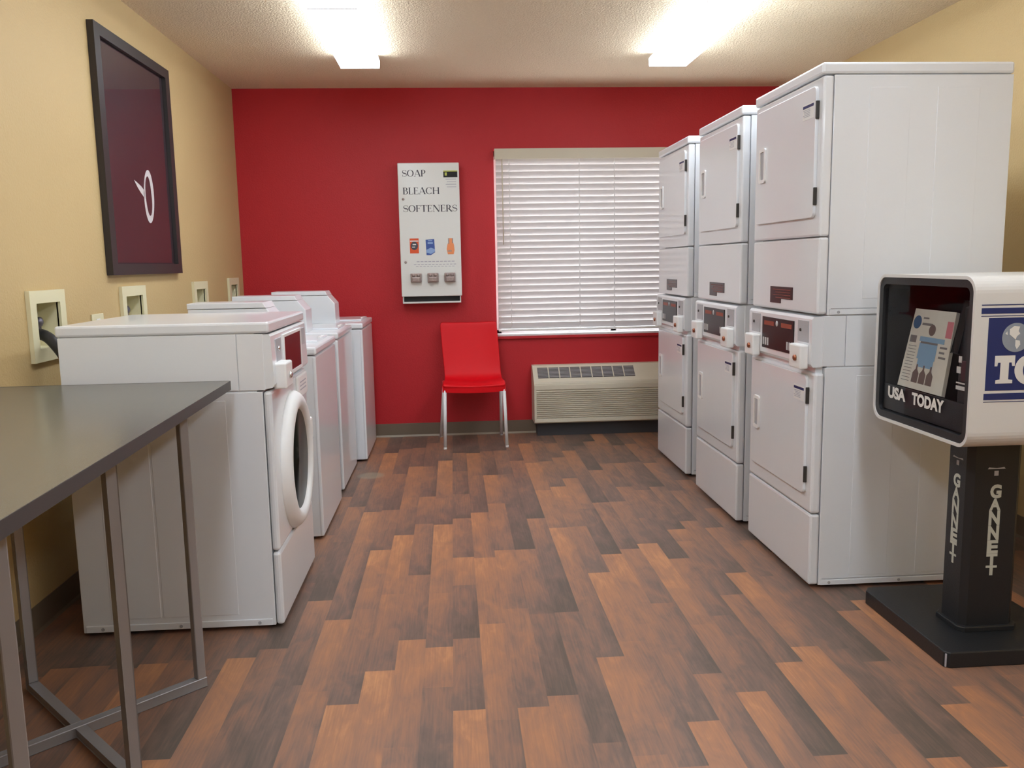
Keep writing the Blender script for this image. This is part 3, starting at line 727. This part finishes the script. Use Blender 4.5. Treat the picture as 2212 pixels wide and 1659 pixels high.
# ------------------------------------------------------------------ window blind
t = thing('window_blind', 'wide white slatted window blind, closed, on the red wall', 'blind', (1.2, YB, 1.4))
BY = YB-.012
bx0, bx1 = .328, 2.10
hv = MB().box(bx0-.002, bx1, BY-.052, BY-.040, 2.030, 2.104, .002)
hv.box(bx0+.01, bx1-.01, BY-.038, BY+.012, 2.05, 2.102, .002); hv.box(bx0-.002, bx0+.006, BY-.05, BY+.01, 2.030, 2.104, .001)
hv.build('headrail', 'beige', t)
NS = 27; pitch = (2.012-.820)/(NS-1); sl = MB()
for i in range(NS):
    zc = 2.012-i*pitch; tilt = math.radians(66 + 1.5*math.sin(i*1.7)); wd = .025
    V = []; F = []; m = 6
    for j in range(m+1):
        s = -1+2*j/m; bow = .0035*(1-s*s)
        # room-side edge high, window-side edge low
        yy = BY-.012+s*wd*math.cos(tilt)-bow*math.sin(tilt); zz = zc-s*wd*math.sin(tilt)
        for xx in (bx0+.006, bx1-.006):
            V.append((xx, yy, zz)); V.append((xx, yy+.0022, zz+.001))
    for j in range(m):
        a = 4*j; b_ = 4*(j+1)
        F += [(a, a+2, b_+2, b_), (a+1, a+3, b_+3, b_+1), (a, a+1, b_+1, b_), (a+2, a+3, b_+3, b_+2)]
    F += [(0, 1, 3, 2), (4*m, 4*m+1, 4*m+3, 4*m+2)]
    sl.quads(V, F)
sl.build('slats', 'slat', t)
MB().box(bx0+.004, bx1-.004, BY-.032, BY+.010, .780, .796, .004).build('bottom_rail', 'plastic_w', t)
for x in (.432, .945, 1.205, 1.72):
    mb = MB()
    mb.tube([(x, BY-.0265, 2.04), (x, BY-.0265, .795)], .0010, 6)
    for i in range(NS): mb.box(x-.0035, x+.0035, BY-.0295, BY-.0255, 2.012-i*pitch-.022, 2.012-i*pitch-.008)
    mb.build('ladder_cord', 'plastic_w', t)
MB().tube([(bx0+.052, BY-.035, 2.03), (bx0+.054, BY-.035, 1.42)], .004, 8).build('tilt_wand', 'beige', t)

# ------------------------------------------------------------------ through-wall air conditioner
t = thing('air_conditioner', 'beige through-wall air conditioner below the window blind', 'air conditioner', (1.11, YB, .1))
ax0, ax1, yf = .576, 1.646, 6.198
hs = MB().prism([(YB-.001, .104), (yf+.006, .104), (yf, .112), (yf, .398), (yf+.004, .412), (YB-.06, .520), (YB-.001, .522)], 'x', ax0, ax1, .003).build('housing', 'beige', t)
# top discharge grille on the sloping face
def slope(x, f): # f 0 front..1 back
    a = Vector((x, yf+.004, .412)); b_ = Vector((x, YB-.06, .520)); return a+(b_-a)*f
nrm = Vector((0, -(.108), (YB-.06-yf-.004))).normalized()
gb = MB(); gx0, gx1 = .612, 1.338
gb.quads([slope(gx0, .22)+nrm*.0012, slope(gx1, .22)+nrm*.0012, slope(gx1, .86)+nrm*.0012, slope(gx0, .86)+nrm*.0012], [(0, 1, 2, 3)])
gr = gb.build('discharge_grille', 'beige_dark', hs)
mb = MB()
for k in range(1, 9):
    x = gx0+(gx1-gx0)*k/9; mb.bar(slope(x, .22)+nrm*.003, slope(x, .86)+nrm*.003, .007, .004, nrm, 0)
mb.build('grille_divider', 'beige', gr)
mb = MB()
for k in range(1, 8):
    f = .22+.64*k/8; mb.bar(slope(gx0, f)+nrm*.0022, slope(gx1, f)+nrm*.0022, .003, .002, nrm, 0)
mb.build('grille_bar', 'recess', gr)
lv = MB(); lv.box(ax0+.001, ax1-.001, yf-.010, yf+.002, .355, .392, .003); lv.box(ax0+.001, ax1-.001, yf-.010, yf+.002, .112, .142, .003)
lv.box(ax0+.001, ax0+.018, yf-.010, yf+.002, .14, .356, .002); lv.box(ax1-.018, ax1-.001, yf-.010, yf+.002, .14, .356, .002)
nl = 14
for k in range(nl):
    z = .146+(.352-.146)*k/nl
    lv.prism([(yf-.009, z), (yf-.011, z+.006), (yf+.001, z+.0125), (yf+.002, z+.011)], 'x', ax0+.016, ax1-.016)
lv.build('intake_louvre', 'beige', t)
MB().box(ax0+.03, ax1-.02, YB-.13, YB-.014, .0, .1035).build('lower_block', 'seam', t)  # dark block filling the space below the housing

# ------------------------------------------------------------------ red chair
t = thing('stacking_chair', 'red plastic chair with silver legs below the white soap dispenser', 'chair', (.12, 6.1, 0))
def chair_shell():
    P = []  # centreline profile: (y, z, halfwidth, sag)
    prof = [(5.905, .432, .214, .004, .0), (5.893, .446, .217, .008, .0), (5.90, .456, .219, .014, 0), (5.95, .462, .219, .014, 0), (6.03, .458, .217, .014, 0), (6.12, .452, .214, .014, .0), (6.185, .450, .211, .012, .0), (6.225, .462, .209, .008, .006), (6.248, .50, .209, .0, .014), (6.262, .56, .210, 0, .020), (6.278, .64, .211, 0, .024), (6.296, .73, .211, 0, .026), (6.312, .81, .211, 0, .026), (6.322, .858, .210, 0, .026)]
    V = []; F = []; m = 14
    for y, z, hw, sag, bow in prof:
        cx = .132-.026*max(0, min(1, (z-.46)/.40)) if z > .46 else .132
        for j in range(m+1):
            s = -1+2*j/m
            V.append((cx+hw*s, y+bow*(1-s*s)-(0 if bow else 0), z-sag*(1-s*s)*1.2+(.006*(s*s) if z > .84 else 0)))
    for i in range(len(prof)-1):
        for j in range(m):
            a = i*(m+1)+j; F.append((a, a+1, a+m+2, a+m+1))
    return MB().quads(V, F, True)
sh = chair_shell().build('seat_shell', 'red_plastic', t)
md = sh.modifiers.new('t', 'SOLIDIFY'); md.thickness = .007; md.offset = -1
md = sh.modifiers.new('s', 'SUBSURF'); md.levels = md.render_levels = 1
# skirt under the seat rim
sk = MB(); V = []; F = []; m = 14
for j in range(m+1):
    s = -1+2*j/m; xx = .132+.217*s; yy = 5.896-.004*(1-s*s)
    V += [(xx, yy, .448-.010*(1-s*s)), (xx, yy+.004, .402-.010*(1-s*s)), (xx, yy+.010, .402-.010*(1-s*s)), (xx, yy+.010, .448-.010*(1-s*s))]
for j in range(m):
    a = 4*j
    for q in range(4): F.append((a+q, a+(q+1) % 4, a+4+(q+1) % 4, a+4+q))
F += [(0, 1, 2, 3), (4*m, 4*m+1, 4*m+2, 4*m+3)]
sk.quads(V, F, False)
for sx in (-1, 1):
    xo = .132+sx*.217
    sk.prism([(5.897, .402), (5.897, .448), (6.20, .445), (6.20, .408)], 'x', xo-.006, xo+.001)
sk.build('seat_apron', 'red_plastic', t)
for p, q in (((-.082, 5.886, 0), (-.074, 5.912, .44)), ((.352, 5.893, 0), (.338, 5.912, .44)), ((-.117, 6.338, 0), (-.080, 6.205, .44)), ((.338, 6.345, 0), (.332, 6.205, .44))):
    l = MB().tube([p, q], .0115, 14, r1=.0125).build('leg', 'alu', t)
    MB().lathe([(.0122, 0), (.0122, .012), (.0112, .014)], p, 'z', 14).build('leg_tip', 'plastic_w', l)

# ------------------------------------------------------------------ grey table with crossed tube legs
t = thing('laundry_table', 'long grey laminate table on crossed metal tube legs, beside the front-load washer', 'table', (-1.07, 1.6, 0))
ZT = .910
rx = lambda y: -.754+(2.905-y)*.0352
cor = [(rx(2.905), 2.905), (rx(.6), .6), (rx(.6)-.74, .6-.026), (rx(2.905)-.742, 2.905-.002)]
tp = MB().prism(cor, 'z', ZT-.030, ZT-.001).build('tabletop', 'laminate', t)
e = MB()
for a, b_ in zip(cor, cor[1:]+cor[:1]): e.bar((a[0], a[1], ZT-.0155), (b_[0], b_[1], ZT-.0155), .002, .030, (0, 0, 1), 0)
e.build('edge_band', 'lam_edge', tp)
TB = .027
def xbase(cx, cy):
    fr, fl, nr, nl = (cx+.256, cy+.254), (cx-.262, cy+.285), (cx+.243, cy-.262), (cx-.259, cy-.233)
    for (a, c, zo) in ((fr, nl, 0), (fl, nr, .0016)):
        A, B = Vector((*a, 0)), Vector((*c, 0)); dv = (B-A).normalized()
        f = MB()
        f.bar(A-dv*TB/2+Vector((0, 0, TB/2+.002)), B+dv*TB/2+Vector((0, 0, TB/2+.002)), TB-zo, TB-zo)
        f.build('floor_bar', 'steel', t)
        f = MB(); f.bar(A-dv*TB/2+Vector((0, 0, ZT-.0305-TB/2)), B+dv*TB/2+Vector((0, 0, ZT-.0305-TB/2)), TB, TB); f.build('top_bar', 'steel', t)
        for q in (A, B):
            f = MB(); f.bar(q+Vector((0, 0, TB+.0022)), q+Vector((0, 0, ZT-.0307-TB)), TB, TB, dv); f.build('leg', 'steel', t)
xbase(-1.070, 2.306)
xbase(-1.045, 1.21)

# ------------------------------------------------------------------ newspaper box
BX0, BX1, BY0, BY1, BZ0, BZ1 = 1.520, 2.02, 2.405, 2.985, .706, 1.222
t = thing('newspaper_box', 'white and blue coin-operated newspaper box on a black pedestal, in front of the nearest dryer', 'newspaper box', (1.74, 2.69, 0))
ro, ri = rrect(BY0, BY1, BZ0, BZ1, .050, 8), rrect(BY0+.010, BY1-.010, BZ0+.010, BZ1-.010, .042, 8)
cbn = MB().ring(ro, ri, 'x', BX0, BX1).build('cabinet', 'rackw', t)
MB().prism(ri, 'x', BX1-.02, BX1-.002).build('rear_panel', 'rackw', cbn)
inn = rrect(BY0+.0105, BY1-.0105, BZ0+.0105, BZ1-.0105, .041, 8)
inn2 = rrect(BY0+.034, BY1-.034, BZ0+.034, BZ1-.034, .02, 8)
fr = MB().ring(inn, inn2, 'x', BX0+.004, BX0+.028).build('door_frame', 'blackp', t)
lin = MB(); inn3 = rrect(BY0+.018, BY1-.018, BZ0+.018, BZ1-.018, .036, 8)
lin.ring(inn, inn3, 'x', BX0+.028, BX1-.022); lin.prism(inn3, 'x', BX1-.03, BX1-.022)
lin.build('black_liner', 'blackin', t)
# glazed door and lower sign strip
MB().box(BX0+.014, BX0+.018, BY0+.034, BY1-.034, BZ0+.034, BZ1-.034).build('door_window', 'rack_glass', fr)
sg = MB().box(BX0+.0188, BX0+.024, BY0+.034, BY1-.034, .745, .835).build('name_strip', 'blackp', fr)
# mirrored so it reads from the aisle: text runs from far (high y) to near (low y)
Un = (0, -1, 0)
put_text(MB(), 'USA', (BX0+.0128, 2.905, .789), Un, (0, 0, 1), .118, .042, .05).build('lettering', 'rackwht', fr)
put_text(MB(), 'TODAY', (BX0+.0128, 2.747, .789), Un, (0, 0, 1), .190, .042, .05).build('lettering', 'rackwht', fr)
# coin mechanism on the near side of the window
cm = MB().box(BX0+.030, BX0+.12, BY0+.034, BY0+.115, .78, 1.13, .006).build('coin_mechanism', 'blackp', t)
MB().bar((BX0+.024, BY0+.122, .985), (BX0+.042, BY0+.094, 1.145), .020, .022).build('pull_handle', 'black_gloss', cm)
MB().box(BX0+.0245, BX0+.032, BY0+.045, BY0+.092, .90, .965, .002).build('price_plate', 'dark_red', cm)
mb = MB(); mb.box(BX0+.0235, BX0+.0255, BY0+.088, BY0+.104, .958, .978); mb.box(BX0+.0235, BX0+.0255, BY0+.092, BY0+.112, .925, .945); mb.box(BX0+.0235, BX0+.0255, BY0+.05, BY0+.112, .893, .897); mb.box(BX0+.0235, BX0+.0255, BY0+.056, BY0+.112, .874, .886)
mb.box(BX0+.0235, BX0+.031, BY0+.04, BY0+.065, .812, .830)
mb.build('coin_label', 'rackwht', cm)
# blue sign on the side facing the camera
ys = BY0-.0008
sx0, sx1 = 1.565, 1.975
b1 = MB()
b1.box(sx0, sx1, ys, BY0+.002, .884, 1.100)
b1.box(1.541, 1.999, ys, BY0+.002, 1.112, 1.129); b1.box(1.541, 1.999, ys, BY0+.002, 1.1365, 1.1395); b1.box(1.541, 1.999, ys, BY0+.002, 1.1045, 1.1065)
b1.box(sx0-.003, sx1+.003, ys, BY0+.002, .856, .8755); b1.box(sx0-.003, sx1+.003, ys, BY0+.002, .849, .851)
sg = b1.build('side_sign', 'rackblue', cbn)
gc = (1.651, 1.041); gr_ = .043
MB().prism([(gc[0]+gr_*math.cos(2*PI*k/40), gc[1]+gr_*math.sin(2*PI*k/40)) for k in range(40)], 'y', ys-.0008, ys).build('globe_emblem', 'globe_g', sg)
mb = MB()
for P in ([(-.022, .026), (-.008, .036), (.010, .034), (.006, .020), (.012, .012), (.002, .004), (-.002, -.006), (-.012, .002), (-.022, .010)], [(-.002, -.008), (.012, -.010), (.014, -.022), (.004, -.036), (-.002, -.026)], [(-.036, .012), (-.030, .020), (-.028, .008)]):
    mb.prism([(gc[0]+x*.95, gc[1]+z*.95) for x, z in P], 'y', ys-.0014, ys-.0007)
mb.build('globe_land', 'rackwht', sg)
mb = MB()                                             # slab TODAY lettering
def slab(ch, x, w, z=.905, h=.083):
    s = .026
    if ch == 'T': P = [[(w/2-s, 0), (w/2+s, 0), (w/2+s, .010), (w/2+s/2, .012), (w/2+s/2, h-s*.8), (w-.010, h-s*.8), (w-.008, h-s*1.2), (w, h-s*1.2), (w, h), (0, h), (0, h-s*1.2), (.008, h-s*1.2), (.010, h-s*.8), (w/2-s/2, h-s*.8), (w/2-s/2, .012), (w/2-s, .010)]]
    for q in P: mb.prism([(x+a, z+b_) for a, b_ in q], 'y', ys-.0012, ys-.0004)
slab('T', 1.590, .062)
for Q in _arc(1.700, .9445, .048, .046, 0, 360, .026, .016, 32): mb.prism(Q, 'y', ys-.0012, ys-.0004)
put_text(mb, 'DAY', (1.755, ys-.0008, .905), (1, 0, 0), (0, 0, 1), .20, .083, .02)
mb.build('lettering', 'rackwht', sg)
# pedestal and base plate
px0, px1, py0, py1, c = 1.645, 1.828, 2.580, 2.712, .019
oct_ = lambda g: [(px0+c-g, py0-g), (px1-c+g, py0-g), (px1+g, py0+c-g), (px1+g, py1-c+g), (px1-c+g, py1+g), (px0+c-g, py1+g), (px0-g, py1-c+g), (px0-g, py0+c-g)]
pd = MB().prism(oct_(0), 'z', .055, BZ0).build('pedestal', 'blackp', t)
MB().prism(oct_(.012), 'z', .050, .070, .004).build('collar', 'blackp', pd)
bp_ = MB().prism([(1.523, 2.432), (1.96, 2.432), (1.975, 2.447), (1.975, 2.965), (1.955, 2.985), (1.528, 2.985), (1.508, 2.955), (1.508, 2.447)], 'z', .0, .052, .004).build('base_plate', 'blackp', t)
MB().box(1.5085, 1.5125, 2.4335, 2.4375, .006, .048).build('scuff', 'ink_light', bp_)
def stacked(o, u, word, w, hs, z):
    mb = MB(); o = Vector(o)
    for ch, h in zip(word, hs):
        z -= h
        put_text(mb, ch, o+Vector((0, 0, z)), u, (0, 0, 1), w, h*.99, .05)
    return mb
hsz = [.047, .040, .050, .050, .046, .040, .034]
mb = stacked((px0+.073, py0-.0008, 0), (1, 0, 0), 'GANNETT', .038, hsz, .548)
mb.build('lettering', 'letters', pd)
mb = stacked((px0-.0008, 2.664, 0), (0, -1, 0), 'GANNETT', .038, hsz, .572)
mb.build('lettering', 'letters', pd)
for o, u in (((px0+.060, py0-.0008, .575), (1, 0, 0)), ((px0-.0008, 2.675, .598), (0, -1, 0))):
    mb = MB(); put_poly(mb, [[(0, .8), (1, .8), (.92, 1), (.5, .88), (.08, 1)], [(.38, .05), (.62, .05), (.62, .6), (.38, .6)]], o, u, (0, 0, 1), .06, .03)
    mb.build('wing_mark', 'recess', pd)

# newspaper behind the window
nw = thing('newspaper', 'folded colour newspaper displayed behind the newspaper box window', 'newspaper', (1.62, 2.7, .84))
tl_, tr_, br_, bl_ = Vector((1.620, 2.903, 1.102)), Vector((1.620, 2.658, 1.101)), Vector((1.552, 2.606, .836)), Vector((1.552, 2.880, .837))
def np(u, v, off=.0): # u 0..1 left to right, v 0..1 top to bottom
    a = tl_+(tr_-tl_)*u; b_ = bl_+(br_-bl_)*u; p = a+(b_-a)*v
    n = (tr_-tl_).cross(bl_-tl_).normalized()
    if n.x > 0: n = -n
    return p+n*off
V = [np(u, v, o) for o in (0, -.012) for u, v in ((0, 0), (1, 0), (1, 1), (0, 1))]
sh = MB().quads(V, [(0, 1, 2, 3), (4, 5, 6, 7), (0, 1, 5, 4), (1, 2, 6, 5), (2, 3, 7, 6), (3, 0, 4, 7)]).build('folded_sheets', 'newsprint', nw)
def pq(mb, u0, u1, v0, v1, off=.0006): mb.quads([np(u0, v0, off), np(u1, v0, off), np(u1, v1, off), np(u0, v1, off)], [(0, 1, 2, 3)])
mb = MB(); mb.quads([np(.13+.10*math.cos(2*PI*k/24), .17+.085*math.sin(2*PI*k/24), .0006) for k in range(24)], [tuple(range(24))]); mb.build('masthead_disc', 'news_db', sh)
mb = MB(); pq(mb, .85, .99, .12, .32); mb.build('red_panel', 'news_r', sh)
mb = MB(); pq(mb, .28, .86, .34, .40); pq(mb, .30, .72, .42, .62); pq(mb, .34, .7, .62, .72); mb.build('blue_photo', 'news_b', sh)
mb = MB(); pq(mb, .04, .20, .34, .43); pq(mb, .32, .72, .40, .425, .0009); pq(mb, .78, .94, .43, .455); pq(mb, .78, .90, .49, .515); pq(mb, .78, .94, .55, .575)
pq(mb, .26, .40, .10, .12); pq(mb, .26, .52, .17, .20)
for q in range(12): pq(mb, .05, .24, .47+.04*q, .478+.04*q)
mb.build('newsprint', 'news_g', sh)
mb = MB(); mb.quads([np(.53+.08*math.cos(2*PI*k/20), .25+.07*math.sin(2*PI*k/20), .0007) for k in range(20)], [tuple(range(20))])
for c0 in (.36, .52, .68):
    mb.quads([np(c0+a, b_, .0009) for a, b_ in ((-.07, .92), (-.07, .80), (-.02, .75), (-.015, .69), (.015, .69), (.02, .75), (.07, .80), (.07, .92))], [tuple(range(8))])
mb.build('front_page_photo', 'news_br', sh)

# ------------------------------------------------------------------ daylight, camera, view
w = bpy.data.worlds.new('sky'); S.world = w; w.use_nodes = True
bg = w.node_tree.nodes['Background']; sky = w.node_tree.nodes.new('ShaderNodeTexSky')
sky.sky_type = 'HOSEK_WILKIE'; sky.turbidity = 4; sky.sun_direction = (.3, -.5, .8)
mixn = w.node_tree.nodes.new('ShaderNodeMix'); mixn.data_type = 'RGBA'; mixn.inputs['Factor'].default_value = .75
mixn.inputs['B'].default_value = (.93, .93, 1.0, 1)
w.node_tree.links.new(sky.outputs[0], mixn.inputs['A']); w.node_tree.links.new(mixn.outputs['Result'], bg.inputs['Color'])
bg.inputs['Strength'].default_value = 8

F_, YAW, PIT, ROL, CH = 1847., .0668, .1404, -.0179, 1.284
cy_, sy_ = math.cos(YAW), math.sin(YAW)
f = Vector((sy_, cy_, 0)); r = Vector((cy_, -sy_, 0)); u = Vector((0, 0, 1))
f2 = f*math.cos(PIT)-u*math.sin(PIT); u2 = u*math.cos(PIT)+f*math.sin(PIT)
r3 = r*math.cos(ROL)+u2*math.sin(ROL); u3 = u2*math.cos(ROL)-r*math.sin(ROL)
cd = bpy.data.cameras.new('camera'); cam = bpy.data.objects.new('camera', cd); COL.objects.link(cam)
cd.sensor_fit = 'HORIZONTAL'; cd.sensor_width = 36; cd.lens = F_/2212*36; cd.clip_start = .02
cam.matrix_world = Matrix(((r3.x, u3.x, -f2.x, 0), (r3.y, u3.y, -f2.y, 0), (r3.z, u3.z, -f2.z, CH), (0, 0, 0, 1)))
S.camera = cam
vs = S.view_settings
S.display_settings.display_device = 'sRGB'
vs.view_transform = 'Standard'; vs.look = 'None'; vs.exposure = 0; vs.gamma = 1; vs.use_curve_mapping = False
